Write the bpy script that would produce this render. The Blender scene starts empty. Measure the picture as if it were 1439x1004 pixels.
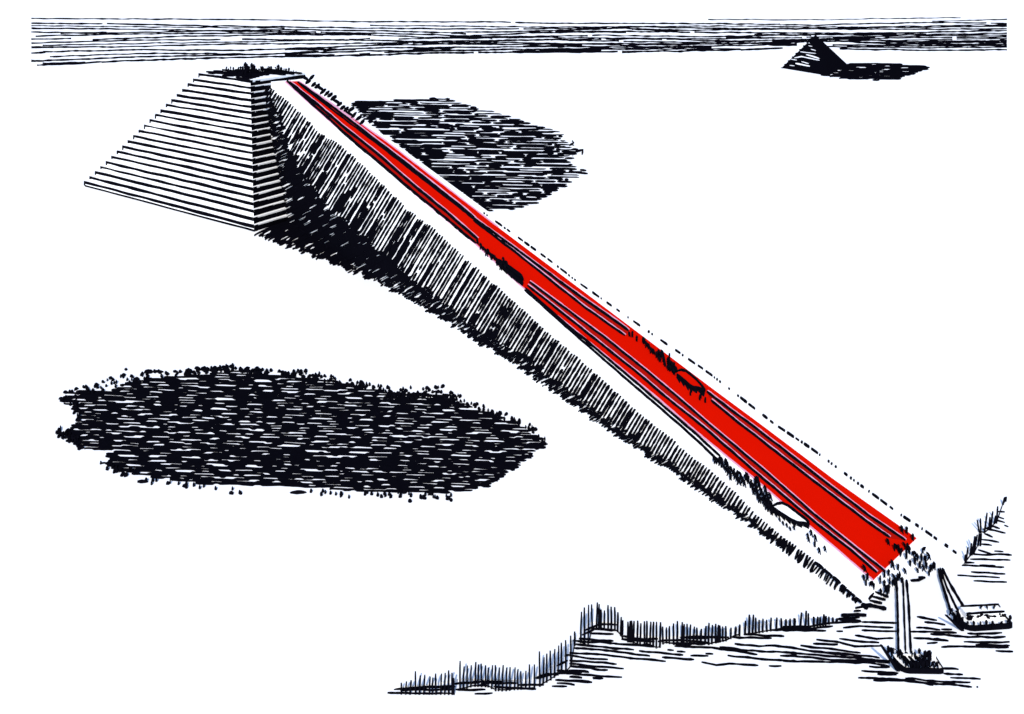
import bpy, math, random
from mathutils import Vector, noise
R = random.Random(11)
S = bpy.context.scene
COL = S.collection
# ------------------------------------------------------------------ camera
F, CX, CY, H = 1200.0, 719.5, 18.0, 120.0        # focal length in pixels of the 1439 px picture, horizon row, eye height (m)
cd = bpy.data.cameras.new('camera'); cam = bpy.data.objects.new('camera', cd); COL.objects.link(cam)
cam.location = (0, 0, H); cam.rotation_euler = (math.pi / 2, 0, 0)
cd.sensor_width = 36; cd.lens = 36 * F / 1439; cd.shift_y = -(502 - CY) / 1439
cd.clip_start = 1; cd.clip_end = 500000
S.camera = cam
EYE = Vector((0, 0, H)); UP = Vector((0, 0, 1))

def ray(px, py): return Vector(((px - CX) / F, 1, -(py - CY) / F))
def on_z(z):                                     # where a line of sight meets a level surface
    def f(px, py):
        d = ray(px, py); return EYE + d * ((z - H) / d.z), UP
    return f
def on_plane(p0, n):
    n = n.normalized()
    def f(px, py):
        d = ray(px, py); return EYE + d * ((p0 - EYE).dot(n) / d.dot(n)), n
    return f
GROUND = on_z(0.0); WATERZ = -0.3; WATER = on_z(WATERZ)
def G(px, py, z=0.0): return on_z(z)(px, py)[0]

# ------------------------------------------------------------------ materials
def mat(name, c, c2=None, scale=0.3, rough=1.0, bump=0.0):
    m = bpy.data.materials.new(name); m.use_nodes = True
    nt = m.node_tree; b = nt.nodes['Principled BSDF']
    b.inputs['Roughness'].default_value = rough
    b.inputs['Specular IOR Level'].default_value = 0.0
    c2 = c2 or c
    tc = nt.nodes.new('ShaderNodeTexCoord'); nz = nt.nodes.new('ShaderNodeTexNoise')
    nz.inputs['Scale'].default_value = scale; nz.inputs['Detail'].default_value = 4
    nt.links.new(tc.outputs['Object'], nz.inputs['Vector'])
    mx = nt.nodes.new('ShaderNodeMix'); mx.data_type = 'RGBA'
    mx.inputs[6].default_value = (*c, 1); mx.inputs[7].default_value = (*c2, 1)
    nt.links.new(nz.outputs['Fac'], mx.inputs[0]); nt.links.new(mx.outputs[2], b.inputs['Base Color'])
    if bump:
        bp = nt.nodes.new('ShaderNodeBump'); bp.inputs['Strength'].default_value = bump
        nt.links.new(nz.outputs['Fac'], bp.inputs['Height']); nt.links.new(bp.outputs['Normal'], b.inputs['Normal'])
    return m
M_SAND = mat('white_sand', (.82, .82, .82), (.78, .78, .79), 0.05)
M_STONE = mat('white_limestone', (.82, .82, .82), (.77, .77, .78), 0.3)
M_WATER = mat('pale_water', (.80, .81, .82), (.78, .78, .80), 0.2)
M_INK = mat('ink_black', (.0015, .0015, .0028), (.0028, .0027, .005), 0.8)
M_RED = mat('red_roadway', (.50, .0042, .0002), (.47, .0038, .0002), 0.15)
M_RED2 = mat('dark_red_bed', (.33, .0045, .002), (.29, .004, .002), 0.4)
M_PINK = mat('pale_pink_edge', (.62, .33, .45), (.52, .24, .36), 0.5)
MATS = [M_INK, M_STONE, M_RED, M_RED2, M_PINK]

# ------------------------------------------------------------------ mesh builder
class MB:
    def __init__(s): s.v = []; s.f = []; s.m = []
    def face(s, idx, m=0): s.f.append(idx); s.m.append(m)
    def add(s, verts, faces, m=0):
        o = len(s.v); s.v += [Vector(q) for q in verts]
        for f in faces: s.f.append([o + i for i in f]); s.m.append(m)
    def build(s, name, mats, parent=None, base=None):
        base = Vector(base) if base is not None else Vector((0, 0, 0))
        if parent is not None: off = parent.matrix_world.translation if False else PLOC.get(parent.name, Vector((0, 0, 0)))
        else: off = base
        me = bpy.data.meshes.new(name)
        me.from_pydata([tuple(q - off) for q in s.v], [], s.f)
        for m in (mats if isinstance(mats, (list, tuple)) else [mats]): me.materials.append(m)
        for p, mi in zip(me.polygons, s.m): p.material_index = mi
        me.update()
        o = bpy.data.objects.new(name, me); COL.objects.link(o)
        if parent is not None:
            o.parent = parent; PLOC[o.name] = off.copy()
        else:
            o.location = off; PLOC[o.name] = off.copy()
        return o
PLOC = {}
def empty(name, loc):
    o = bpy.data.objects.new(name, None); COL.objects.link(o); o.location = loc; o.empty_display_size = 2
    PLOC[o.name] = Vector(loc); return o
def tag(o, label=None, cat=None, group=None, kind=None):
    if label: o['label'] = label
    if cat: o['category'] = cat
    if group: o['group'] = group
    if kind: o['kind'] = kind
    return o

def resample(pts, step):
    out = [pts[0]]
    for a, b in zip(pts, pts[1:]):
        d = math.dist(a, b); n = max(1, int(round(d / step)))
        for i in range(1, n + 1): out.append((a[0] + (b[0] - a[0]) * i / n, a[1] + (b[1] - a[1]) * i / n))
    return out
def ns(x, s): return noise.noise(Vector((x, s * 7.31, s * 1.7)))

def ribbon(mb, mid, wl, wr, surf, t=0.3, m=0):
    """a low raised strip lying on a surface: mid = line seen from the eye, wl/wr = half widths to its two sides"""
    n = len(mid); o = len(mb.v)
    for i in range(n):
        a = mid[max(0, i - 1)]; b = mid[min(n - 1, i + 1)]
        dx, dy = b[0] - a[0], b[1] - a[1]; l = math.hypot(dx, dy) or 1
        nx, ny = dy / l, -dx / l
        pl, nn = surf(mid[i][0] + nx * wl[i], mid[i][1] + ny * wl[i])
        pr, n2 = surf(mid[i][0] - nx * wr[i], mid[i][1] - ny * wr[i])
        mb.v += [pl + nn * t, pr + n2 * t, pl - nn * 0.05, pr - n2 * 0.05]
    for i in range(n - 1):
        k = o + 4 * i
        mb.face([k, k + 1, k + 5, k + 4], m)
        mb.face([k + 2, k, k + 4, k + 6], m); mb.face([k + 1, k + 3, k + 7, k + 5], m)
    mb.face([o, o + 2, o + 3, o + 1], m); k = o + 4 * (n - 1); mb.face([k, k + 1, k + 3, k + 2], m)

def stroke(mb, pts, w, surf, t=0.3, m=0, wob=0.45, wvar=0.3, step=4.0, taper=True):
    sd = R.random() * 900
    p = resample(pts, step)
    if len(p) < 3 and math.dist(p[0], p[-1]) > .5: p = [p[0], ((p[0][0] + p[-1][0]) / 2, (p[0][1] + p[-1][1]) / 2), p[-1]]
    mid, ws, s = [], [], 0
    for i, q in enumerate(p):
        if i: s += math.dist(p[i - 1], q)
        mid.append((q[0] + wob * .5 * ns(s * .09, sd + 5), q[1] + wob * 1.6 * ns(s * .05, sd)))
        h = w / 2 * (1 + wvar * 1.5 * ns(s * .16, sd + 9))
        ws.append(max(.35, h))
    if taper: ws[0] *= .6; ws[-1] *= .55
    tt = t * (1 + .3 * R.random())
    ribbon(mb, mid, ws, ws, surf, tt, m)

def inside_intervals(poly, ang, v):
    c, s = math.cos(ang), math.sin(ang)
    q = [(x * c + y * s, -x * s + y * c) for x, y in poly]
    xs = []
    for (u0, v0), (u1, v1) in zip(q, q[1:] + q[:1]):
        if (v0 <= v) != (v1 <= v): xs.append(u0 + (v - v0) / (v1 - v0) * (u1 - u0))
    xs.sort(); return list(zip(xs[::2], xs[1::2]))
def hatch(mb, poly, ang, spacing, w, surf, t=0.3, cover=.3, pl=(8, 34), pinch=.1, ends=5, brk=.0, step=3.5, wob=.8, m=0, sides=(0, 1, 1, 2)):
    """dense rows of strokes filling an outline; 'cover' is how much of every row pinches thin so the pale ground shows"""
    ang = math.radians(ang); c, s = math.cos(ang), math.sin(ang)
    vs = [-x * s + y * c for x, y in poly]; v = min(vs) + spacing * .4
    while v < max(vs):
        for a, b in inside_intervals(poly, ang, v):
            a += R.uniform(-ends, ends); b += R.uniform(-ends, ends)
            if b - a < 3: continue
            cuts = [a]
            while brk and cuts[-1] + 30 < b:
                nx = cuts[-1] + R.uniform(20, 2 / brk)
                if nx < b: cuts.append(nx)
                else: break
            cuts.append(b)
            for a1, b1 in zip(cuts, cuts[1:]):
                if brk: b1 -= R.uniform(0, 5)
                n = max(3, int((b1 - a1) / step)); sd = R.random() * 900
                us = [a1 + (b1 - a1) * i / n for i in range(n + 1)]
                pins = []; u = a1 + R.uniform(0, pl[1])
                while u < b1:
                    L = R.uniform(*pl); pins.append((u, u + L, R.choice(sides))); u += L + R.uniform(.3, 1.7) * (sum(pl) / 2) * (1 - cover) / cover
                mid, wl, wr = [], [], []
                for u in us:
                    vv = v + wob * ns(u * .03, sd)
                    mid.append((u * c - vv * s, u * s + vv * c))
                    h0 = w / 2 * (1 + .3 * ns(u * .12, sd + 3)); h1 = w / 2 * (1 + .3 * ns(u * .12, sd + 6))
                    for p0, p1, k in pins:
                        if p0 <= u <= p1:
                            if k in (0, 2): h0 = min(h0, w * pinch)
                            if k in (1, 2): h1 = min(h1, w * pinch)
                    wl.append(max(.15, h0)); wr.append(max(.15, h1))
                wl[0] *= .5; wr[0] *= .5; wl[-1] *= .4; wr[-1] *= .4
                ribbon(mb, mid, wl, wr, surf, t * (1 + .5 * R.random()), m)
        v += spacing * R.uniform(.9, 1.1)

def lump(mb, px, py, rx, ry, surf, hgt=.5, m=0, ang=0.0):
    """a small rounded clump seen rx by ry pixels, standing on a surface"""
    o = len(mb.v); n = 7; c, s = math.cos(ang), math.sin(ang)
    for kk, (f, z) in enumerate(((1, -.05), (.85, .6), (.4, 1.0))):
        for i in range(n):
            a = 2 * math.pi * i / n; jr = 1 + .25 * R.uniform(-1, 1) if kk == 0 else 1
            ex, ey = rx * f * jr * math.cos(a), ry * f * jr * math.sin(a)
            p, nn = surf(px + ex * c - ey * s, py + ex * s + ey * c); mb.v.append(p + nn * hgt * z)
    for k in (0, n):
        for i in range(n):
            j = (i + 1) % n; mb.face([o + k + i, o + k + j, o + k + n + j, o + k + n + i], m)
    mb.face([o + 2 * n + i for i in range(n)], m)

def slab(mb, poly, surf, t=.3, m=0, b=-.05):
    o = len(mb.v); n = len(poly)
    for q in poly:
        p, nn = surf(*q); mb.v += [p + nn * t, p + nn * b]
    mb.face([o + 2 * i for i in range(n)], m)
    for i in range(n):
        j = (i + 1) % n; mb.face([o + 2 * i, o + 2 * i + 1, o + 2 * j + 1, o + 2 * j], m)

def interp(tab, x):
    if x <= tab[0][0]: return tab[0][1]
    for (x0, y0), (x1, y1) in zip(tab, tab[1:]):
        if x <= x1: return y0 + (y1 - y0) * (x - x0) / (x1 - x0)
    return tab[-1][1]

# ------------------------------------------------------------------ world and sun
SUN_EL, SUN_AZ = math.radians(40), math.radians(188)    # azimuth of the sun, clockwise from +Y (the view)
w = bpy.data.worlds.new('World'); S.world = w; w.use_nodes = True
nt = w.node_tree; sky = nt.nodes.new('ShaderNodeTexSky'); sky.sky_type = 'NISHITA'; sky.sun_disc = False
sky.sun_elevation = SUN_EL; sky.sun_rotation = SUN_AZ; sky.air_density = 0.8; sky.dust_density = 0.6
nt.links.new(sky.outputs[0], nt.nodes['Background'].inputs[0]); nt.nodes['Background'].inputs[1].default_value = 0.15
ld = bpy.data.lights.new('sun', 'SUN'); ld.energy = 2.2; ld.angle = math.radians(.5); ld.color = (1, .94, .83)
lo = bpy.data.objects.new('sun', ld); COL.objects.link(lo)
sd = Vector((math.sin(SUN_AZ) * math.cos(SUN_EL), math.cos(SUN_AZ) * math.cos(SUN_EL), math.sin(SUN_EL)))
lo.rotation_euler = sd.to_track_quat('Z', 'Y').to_euler(); lo.location = (-300, -200, 400)
S.view_settings.view_transform = 'Standard'; S.view_settings.look = 'None'; S.view_settings.gamma = 1
S.view_settings.exposure = 0.95

# ------------------------------------------------------------------ ground, river
BANK = [(-900, 1300), (300, 1002), (545, 966), (600, 962), (650, 954), (700, 955), (745, 955), (770, 940), (792, 922), (804, 900), (814, 890),
        (830, 874), (870, 874), (888, 890), (930, 896), (1000, 889), (1040, 882), (1100, 871), (1170, 860), (1200, 855), (1216, 854),
        (1240, 838), (1264, 822), (1310, 805), (1348, 797), (1358, 786), (1366, 758), (1384, 728), (1404, 696), (1500, 600), (2600, 330)]
mb = MB()
bp = [G(*q) for q in BANK]
far = 150000.0
ring = bp + [Vector((far, 2000, 0)), Vector((far, far, 0)), Vector((-far, far, 0)), Vector((-far, -400, 0)), Vector((-600, -400, 0))]
mb.add(ring, [list(range(len(ring)))], 0)
o = len(mb.v); n = len(bp)
mb.v += [p + UP * 0 for p in bp] + [p - UP * 1.6 for p in bp]
for i in range(n - 1): mb.face([o + i, o + i + 1, o + n + i + 1, o + n + i], 0)
tag(mb.build('ground', [M_SAND]), 'white sandy plain stretching from the river bank to the horizon', 'ground', kind='structure')

mb = MB()
mb.add([(-3000, -400, WATERZ), (9000, -400, WATERZ), (9000, 4000, WATERZ), (-3000, 4000, WATERZ)], [[0, 1, 2, 3]], 1)
Z3 = lambda z, x0, y0, s: [(x0 + a / s, y0 + b / s) for a, b in z]
A = (540, 820, 4.497); B = (800, 820, 4.497); C_ = (1100, 780, 4.246); D_ = (1180, 680, 5.019)
rip = []
for z in ([(20, 695), (375, 697)], [(60, 672), (270, 657), (450, 655)], [(130, 660), (430, 650)], [(100, 676), (440, 672)], [(430, 635), (640, 620), (900, 605), (1000, 590)],
          [(520, 605), (780, 610)], [(450, 675), (640, 675)], [(570, 700), (685, 696)], [(690, 655), (960, 668)], [(840, 640), (1010, 640)], [(560, 622), (720, 634), (840, 630)],
          [(600, 640), (700, 625), (760, 615)], [(960, 600), (1080, 570), (1250, 565)], [(985, 585), (1060, 575)], [(1090, 520), (1160, 490)], [(1090, 550), (1295, 562)], [(1060, 655), (1155, 657)],
          [(1090, 632), (1205, 640)], [(1080, 612), (1310, 625)], [(1170, 595), (1250, 597)], [(1315, 600), (1385, 605)], [(1130, 460), (1180, 450)]):
    rip.append((Z3(z, *A), 2.9))
for z in ([(0, 440), (240, 455), (430, 480), (610, 492)], [(0, 458), (245, 485)], [(0, 488), (300, 510)], [(0, 510), (345, 540)], [(0, 525), (245, 552)],
          [(0, 550), (120, 560)], [(0, 572), (335, 595)], [(0, 592), (80, 595)], [(150, 602), (215, 605)], [(0, 615), (145, 625)], [(0, 635), (35, 640)],
          [(20, 365), (280, 380)], [(30, 385), (410, 422)], [(25, 408), (280, 430), (510, 462)], [(60, 350), (280, 365)], [(330, 355), (540, 372)], [(270, 380), (540, 400)],
          [(440, 428), (720, 455)], [(585, 468), (790, 482)], [(620, 420), (660, 424)], [(680, 430), (735, 435)], [(765, 458), (880, 462)],
          [(665, 400), (900, 405), (1000, 425), (1190, 452)], [(860, 443), (910, 446)], [(835, 495), (930, 517), (1010, 508), (1195, 523)],
          [(1000, 458), (1150, 475), (1439, 495)], [(1045, 383), (1200, 398), (1300, 395), (1439, 412)], [(950, 405), (1200, 432), (1439, 440)],
          [(1330, 460), (1439, 458)], [(1260, 523), (1340, 525)], [(1030, 342), (1280, 348)], [(1100, 322), (1360, 335)], [(1270, 297), (1439, 297)],
          [(540, 340), (720, 330), (900, 345), (1010, 340)], [(560, 368), (700, 360), (890, 378)], [(640, 375), (860, 385)], [(700, 345), (880, 350)],
          [(100, 300), (190, 258), (300, 265)], [(80, 330), (160, 290), (290, 300)], [(130, 320), (280, 325)], [(340, 335), (420, 352), (560, 355)]):
    rip.append((Z3(z, *B), 3.0))
for z in ([(0, 430), (150, 432), (280, 410), (470, 395)], [(0, 442), (170, 443), (300, 425)], [(0, 455), (260, 450)], [(320, 385), (460, 375)], [(360, 435), (460, 428), (660, 432)], [(320, 455), (360, 455)],
          [(470, 405), (680, 405)], [(470, 448), (680, 458)], [(430, 482), (560, 505), (660, 500)], [(200, 505), (340, 525), (430, 548), (590, 545)],
          [(335, 498), (430, 515), (575, 527)], [(180, 532), (330, 535)], [(105, 545), (250, 560), (465, 585)], [(0, 548), (170, 575), (350, 590), (580, 615)],
          [(160, 572), (400, 598)], [(0, 580), (250, 605), (640, 635)], [(0, 600), (200, 620), (640, 642)], [(0, 635), (300, 640), (500, 645), (640, 665)],
          [(515, 668), (640, 672)], [(470, 692), (690, 705)], [(565, 715), (680, 718)], [(450, 735), (700, 745), (850, 765), (1130, 787)],
          [(540, 752), (760, 748), (900, 780)], [(730, 737), (1000, 760), (1120, 760)], [(950, 674), (1050, 687)], [(960, 708), (1075, 717)],
          [(1000, 735), (1180, 742)], [(1155, 788), (1166, 788)], [(800, 370), (920, 388)], [(845, 400), (970, 417)], [(795, 435), (940, 447)],
          [(760, 458), (1040, 465)], [(945, 445), (1010, 445)], [(780, 495), (980, 512)], [(880, 472), (1100, 490), (1330, 492)], [(860, 530), (925, 528)],
          [(945, 550), (1150, 548), (1350, 555)], [(980, 542), (1050, 545)], [(1080, 520), (1355, 522)], [(1150, 535), (1355, 542)], [(1270, 570), (1375, 578)],
          [(1190, 545), (1260, 552)], [(1100, 472), (1310, 468)], [(460, 545), (500, 552)], [(900, 500), (990, 513)]):
    rip.append((Z3(z, *C_), 3.0))
for z in ([(1115, 200), (1165, 200)], [(1110, 230), (1160, 245)], [(1090, 255), (1165, 275)], [(1160, 295), (1190, 308)], [(1060, 290), (1130, 315)],
          [(1040, 325), (1170, 348)], [(1020, 355), (1080, 378)], [(1000, 395), (1125, 412)], [(1000, 425), (1075, 440)],
          [(975, 470), (1080, 505)], [(1090, 475), (1155, 480)], [(930, 500), (1215, 505)], [(920, 530), (1205, 545)], [(865, 558), (950, 560)],
          [(785, 577), (1160, 585)], [(985, 575), (1100, 580)], [(925, 622), (1170, 638)], [(830, 648), (1130, 662)], [(945, 688), (1180, 697)], [(1090, 265), (1120, 262)], [(1010, 322), (1090, 300)]):
    rip.append((Z3(z, *D_), 2.6))
for p, wd in rip: stroke(mb, p, wd, WATER, .06, 0, wob=.9, wvar=.3, step=5)
tag(mb.build('river', [M_INK, M_WATER]), 'pale river with long dark ripples running past the landing and the two barges', 'river', kind='structure')

# dark mud steps and slip marks at the corner of the landing
mb = MB()
for z, wd in (([(250, 765), (345, 800)], 2.6), ([(230, 800), (325, 820)], 2.6), ([(210, 825), (300, 845)], 2.6), ([(150, 862), (215, 860), (330, 885)], 4.5), ([(155, 850), (200, 880)], 6),
              ([(10, 930), (190, 928)], 3.8), ([(0, 960), (150, 970)], 2.6), ([(500, 685), (560, 680), (605, 662)], 2.8), ([(240, 775), (205, 820)], 3), ([(110, 880), (180, 868)], 2.6), ([(100, 900), (150, 898)], 2.4), ([(555, 660), (605, 663)], 3)):
    stroke(mb, Z3(z, *D_), wd, on_z(0.02), .15, 0)
tag(mb.build('riverbank', [M_INK]), 'dark muddy steps down the bank at the near corner of the landing', 'bank', kind='structure')

# ------------------------------------------------------------------ far fields under the horizon
mb = MB()
FAR = [([(44, 26.5), (150, 27), (320, 27.5), (420, 29), (520, 31), (700, 31), (760, 33), (1000, 33.5), (1150, 35.5), (1250, 33), (1340, 32), (1415, 33)], 2.1),
       ([(995, 27.5), (1150, 28), (1260, 26), (1350, 25)], 1.5), ([(1310, 30), (1415, 27.5)], 1.6),
       ([(44, 33), (150, 33.5), (250, 36), (350, 37.5), (520, 40), (700, 41), (830, 40), (900, 38), (1000, 40), (1120, 40.5), (1250, 39), (1415, 37)], 2.3),
       ([(44, 40), (160, 41), (300, 43.5), (420, 42), (520, 43.5), (640, 46), (760, 44), (870, 40), (960, 43), (1110, 41), (1290, 41.5), (1415, 41)], 2.3),
       ([(44, 45.5), (150, 47), (280, 44), (420, 45), (560, 48), (660, 51), (760, 46), (880, 44.5), (1000, 46), (1200, 47), (1300, 46), (1415, 43)], 2.4),
       ([(50, 51), (180, 48), (330, 47), (480, 47.5), (600, 53), (700, 52), (850, 50), (1000, 52), (1130, 49), (1260, 49.5), (1415, 47)], 2.2),
       ([(44, 55.5), (100, 54.5)], 2.2), ([(130, 56), (260, 51.5), (400, 49), (520, 49)], 2.2),
       ([(44, 61), (180, 57), (310, 56)], 2.2), ([(340, 55.5), (520, 57), (640, 60), (760, 56), (900, 55), (1040, 58), (1250, 54), (1415, 52)], 2.3),
       ([(44, 67), (180, 66), (340, 62), (520, 61.5), (640, 58), (780, 56.5), (900, 59), (1000, 60), (1120, 56), (1230, 53)], 2.3),
       ([(44, 67), (75, 67.5)], 4), ([(60, 73), (200, 70), (330, 71.5), (480, 66), (580, 61), (700, 63), (830, 62), (960, 62), (1100, 61), (1180, 55), (1310, 60), (1415, 58)], 2.4),
       ([(70, 80), (220, 75), (370, 77), (520, 68), (640, 67), (760, 66), (920, 66), (1050, 64), (1120, 62)], 2.3),
       ([(44, 75), (64, 74)], 2.6), ([(1165, 58), (1250, 62), (1415, 63)], 2.3), ([(1170, 63), (1300, 65), (1380, 62), (1415, 60)], 2.2),
       ([(44, 86), (80, 85)], 3), ([(80, 85), (200, 80), (360, 77), (430, 75), (520, 72), (660, 71), (860, 68), (1000, 67)], 2.4),
       ([(52, 92), (90, 91), (160, 86.5), (300, 82), (390, 80), (520, 78), (600, 75), (720, 74), (880, 73), (1000, 71.5), (1100, 68)], 2.8),
       ([(1180, 69), (1300, 71), (1415, 70.5)], 3), ([(1140, 66), (1300, 67.5), (1415, 66.5)], 2.0),
       ([(520, 36), (760, 38.5), (1000, 37), (1200, 38.5), (1415, 35)], 1.9), ([(560, 55), (760, 53), (1000, 55), (1200, 52), (1415, 49.5)], 1.9), ([(520, 64.5), (720, 60), (900, 64), (1080, 60.5)], 1.9),
       ([(1010, 62), (1110, 59), (1250, 57), (1415, 54.5)], 1.9), ([(60, 64), (220, 61), (360, 59), (520, 55)], 1.9), ([(540, 74), (700, 70), (880, 70), (1040, 69)], 1.9), ([(1190, 65.5), (1415, 64.5)], 1.9), ([(1200, 60), (1415, 57)], 1.8), ([(44, 36.5), (200, 38), (400, 40)], 1.7),
       # darker stretches
       ([(310, 43.5), (352, 43)], 3.6), ([(85, 47.5), (150, 46)], 3.2), ([(400, 70), (500, 70)], 3.8), ([(400, 78), (470, 78)], 4), ([(505, 77), (520, 76)], 5),
       ([(632, 52), (692, 53.5)], 5), ([(634, 47), (655, 48)], 4), ([(580, 70), (640, 67)], 4.2), ([(630, 62), (690, 61)], 3.5), ([(720, 73), (845, 71.5)], 5), ([(735, 66), (830, 63)], 4.5), ([(780, 45), (880, 45.5)], 4),
       ([(888, 41), (950, 43.5)], 4.5), ([(975, 67), (1000, 68)], 6), ([(1020, 52), (1080, 54)], 4.5), ([(1085, 57), (1130, 58)], 6), ([(1080, 63), (1120, 64)], 4.5), ([(1060, 49), (1140, 50)], 3.4), ([(1170, 53), (1210, 54)], 4.5),
       ([(1200, 48), (1260, 48)], 3.6), ([(1325, 60), (1405, 59)], 3.8), ([(1290, 62), (1312, 62)], 4.2), ([(60, 90), (120, 88)], 3.6), ([(44, 86), (62, 86)], 4), ([(1405, 56), (1414, 62)], 4.5), ([(1255, 59), (1310, 63)], 3)]
for p, wd in FAR:
    pp = resample(p, 6); i = 0
    while i < len(pp) - 2:                                   # an uneven hand leaves a gap here and there
        L = int(R.uniform(14, 70)); seg = pp[i:i + L]
        if len(seg) > 2: stroke(mb, seg, wd * (.88 if wd < 3 else .70), GROUND, .5, 0, wob=.55, wvar=.5, step=4, taper=False)
        i += L + (0 if R.random() < .55 else 1) - 1 + (1 if L < 2 else 0)
tag(mb.build('far_fields', [M_INK]), 'long thin dark strips of far land below the horizon across the whole view', 'fields', kind='structure')

# ------------------------------------------------------------------ stepped pyramid
HP, NC = 78.0, 22
Pb = [G(118, 262), G(357, 326)]; Tt = [G(279, 103, HP), G(352, 113, HP), G(429, 103, HP)]
P3 = Pb[1] + Vector((.46, .89, 0)).normalized() * 152
Pb.append(P3); Pb.append(Pb[0] + P3 - Pb[1]); Tt.append(Tt[0] + Tt[2] - Tt[1])
pyr = empty('stepped_pyramid', (Pb[0] + Pb[2]) / 2)
tag(pyr, 'great unfinished flat topped pyramid of white stepped courses at the head of the red ramp', 'pyramid')
dz = HP / NC
def strip3(mb, a, b, z0, z1, out, m=0, n=26, wz=.3, t=.12, drop0=0, drop1=0):
    """dark band on an upright course face from a to b between heights z0 and z1"""
    o = len(mb.v); s1 = R.random() * 900; L = (b - a).length
    for i in range(n + 1):
        f = i / n; p = a.lerp(b, f)
        q0 = z0 + wz * 1.6 * ns(f * L * .045, s1) + .5 * wz * ns(f * L * .3, s1 + 8); q1 = z1 + wz * 1.6 * ns(f * L * .045, s1 if z1 - z0 < 1.3 else s1 + 4) + .5 * wz * ns(f * L * .3, s1 + 3)
        for q in (q0, q1): mb.v += [Vector((p.x, p.y, q)) + out * t, Vector((p.x, p.y, q)) - out * .05]
    for i in range(n):
        k = o + 4 * i
        mb.face([k, k + 4, k + 6, k + 2], m); mb.face([k, k + 1, k + 5, k + 4], m); mb.face([k + 2, k + 6, k + 7, k + 3], m)
    mb.face([o, o + 2, o + 3, o + 1], m); k = o + 4 * n; mb.face([k, k + 1, k + 3, k + 2], m)
for k in range(NC):
    f = k / (NC - 1)
    q = [Pb[j].lerp(Vector((Tt[j].x, Tt[j].y, 0)), f) for j in range(4)]
    z0, z1 = k * dz, (k + 1) * dz
    mb = MB()
    lo_ = [Vector((c.x, c.y, z0)) for c in q]; hi = [Vector((c.x, c.y, z1)) for c in q]
    mb.add(lo_ + hi, [[4, 5, 6, 7], [0, 1, 5, 4], [1, 2, 6, 5], [2, 3, 7, 6], [3, 0, 4, 7]], 1)
    e1 = (q[1] - q[0]).normalized(); n1 = Vector((e1.y, -e1.x, 0)); e2 = (q[2] - q[1]).normalized(); n2 = Vector((e2.y, -e2.x, 0))
    th = 1.75 + .25 * R.uniform(-1, 1)
    jit = .25 * R.uniform(-1, 1)
    strip3(mb, q[0] + e1 * R.uniform(0, 1), q[1] - e1 * .1, z1 - th + jit, z1 + jit, n1, 0)
    if k == 0: strip3(mb, q[0] + e1 * 1.2, q[1], .0, 1.2, n1, 0, wz=.15)
    strip3(mb, q[0] - e1 * .05, q[0] + e1 * 1.9, z0 + dz * R.uniform(.05, .4), z1 - .25, n1, 0, n=4, wz=.2, t=.13)      # dark arris at the far end
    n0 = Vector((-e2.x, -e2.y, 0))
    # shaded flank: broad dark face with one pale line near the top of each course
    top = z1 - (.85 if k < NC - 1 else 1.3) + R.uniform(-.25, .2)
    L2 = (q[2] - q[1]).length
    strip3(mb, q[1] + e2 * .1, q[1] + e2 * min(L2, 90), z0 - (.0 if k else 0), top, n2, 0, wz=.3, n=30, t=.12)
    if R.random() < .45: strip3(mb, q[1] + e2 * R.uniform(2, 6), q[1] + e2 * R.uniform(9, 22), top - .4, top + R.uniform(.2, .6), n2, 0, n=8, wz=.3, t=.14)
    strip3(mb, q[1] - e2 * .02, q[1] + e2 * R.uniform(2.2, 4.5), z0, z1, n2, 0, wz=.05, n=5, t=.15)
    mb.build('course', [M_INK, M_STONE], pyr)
# dark working floor on the summit
SUMMIT = on_z(HP)
mb = MB()
hatch(mb, [(285, 102.5), (300, 100.5), (330, 98.5), (370, 98), (400, 99.5), (428, 104), (405, 105.5), (372, 106), (356, 111), (340, 110.5), (318, 107.5)], 4, 1.7, 2.3, SUMMIT, .3, cover=.12, ends=3)
mb.build('summit_floor', [M_INK], pyr)

# ------------------------------------------------------------------ the ramp
A_top = G(381, 115, HP); A_toe = G(1207, 849); B_toe = G(1345, 780)
lv = (B_toe - A_toe).normalized()
nrm = (A_top - A_toe).cross(lv); nrm = nrm if nrm.z > 0 else -nrm; nrm.normalize()
RAMP = on_plane(A_toe, nrm)
B_top = RAMP(431, 111)[0]
along = (A_top - A_toe); along_h = Vector((along.x, along.y, 0)).normalized()
ramp = empty('ramp', (A_toe + A_top) / 2 * 1.0 - UP * HP / 2)
tag(ramp, 'long sloping ramp with a red roadway and dark hatched side climbing to the unfinished pyramid', 'ramp')
mb = MB()
tp = [A_top, A_toe, B_toe, B_top]
bt = [Vector((p.x, p.y, -.3)) for p in tp]
mb.add([p for p in tp] + bt, [[0, 1, 2, 3], [0, 4, 5, 1], [1, 5, 6, 2], [2, 6, 7, 3], [3, 7, 4, 0]], 1)
wn = Vector((along_h.y, -along_h.x, 0));
if wn.dot(EYE - A_toe) < 0: wn = -wn
WALLP = on_plane(A_toe, wn)
def WALL(px, py):                                     # the upright side of the ramp, or the ground in front of it
    p, n = WALLP(px, py)
    if p.z < 0: return GROUND(px, py)
    return p, n
HT = [(378, 119), (418, 153), (447, 183), (488, 211), (525, 246), (574, 295), (609, 320), (644, 353), (743, 441), (764, 462), (798, 490), (826, 514), (855, 540),
      (879, 562), (900, 582), (921, 598), (948, 619), (969, 639), (1000, 662), (1034, 692), (1067, 726), (1106, 758), (1134, 779), (1171, 809), (1195, 831), (1212, 846)]
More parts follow.
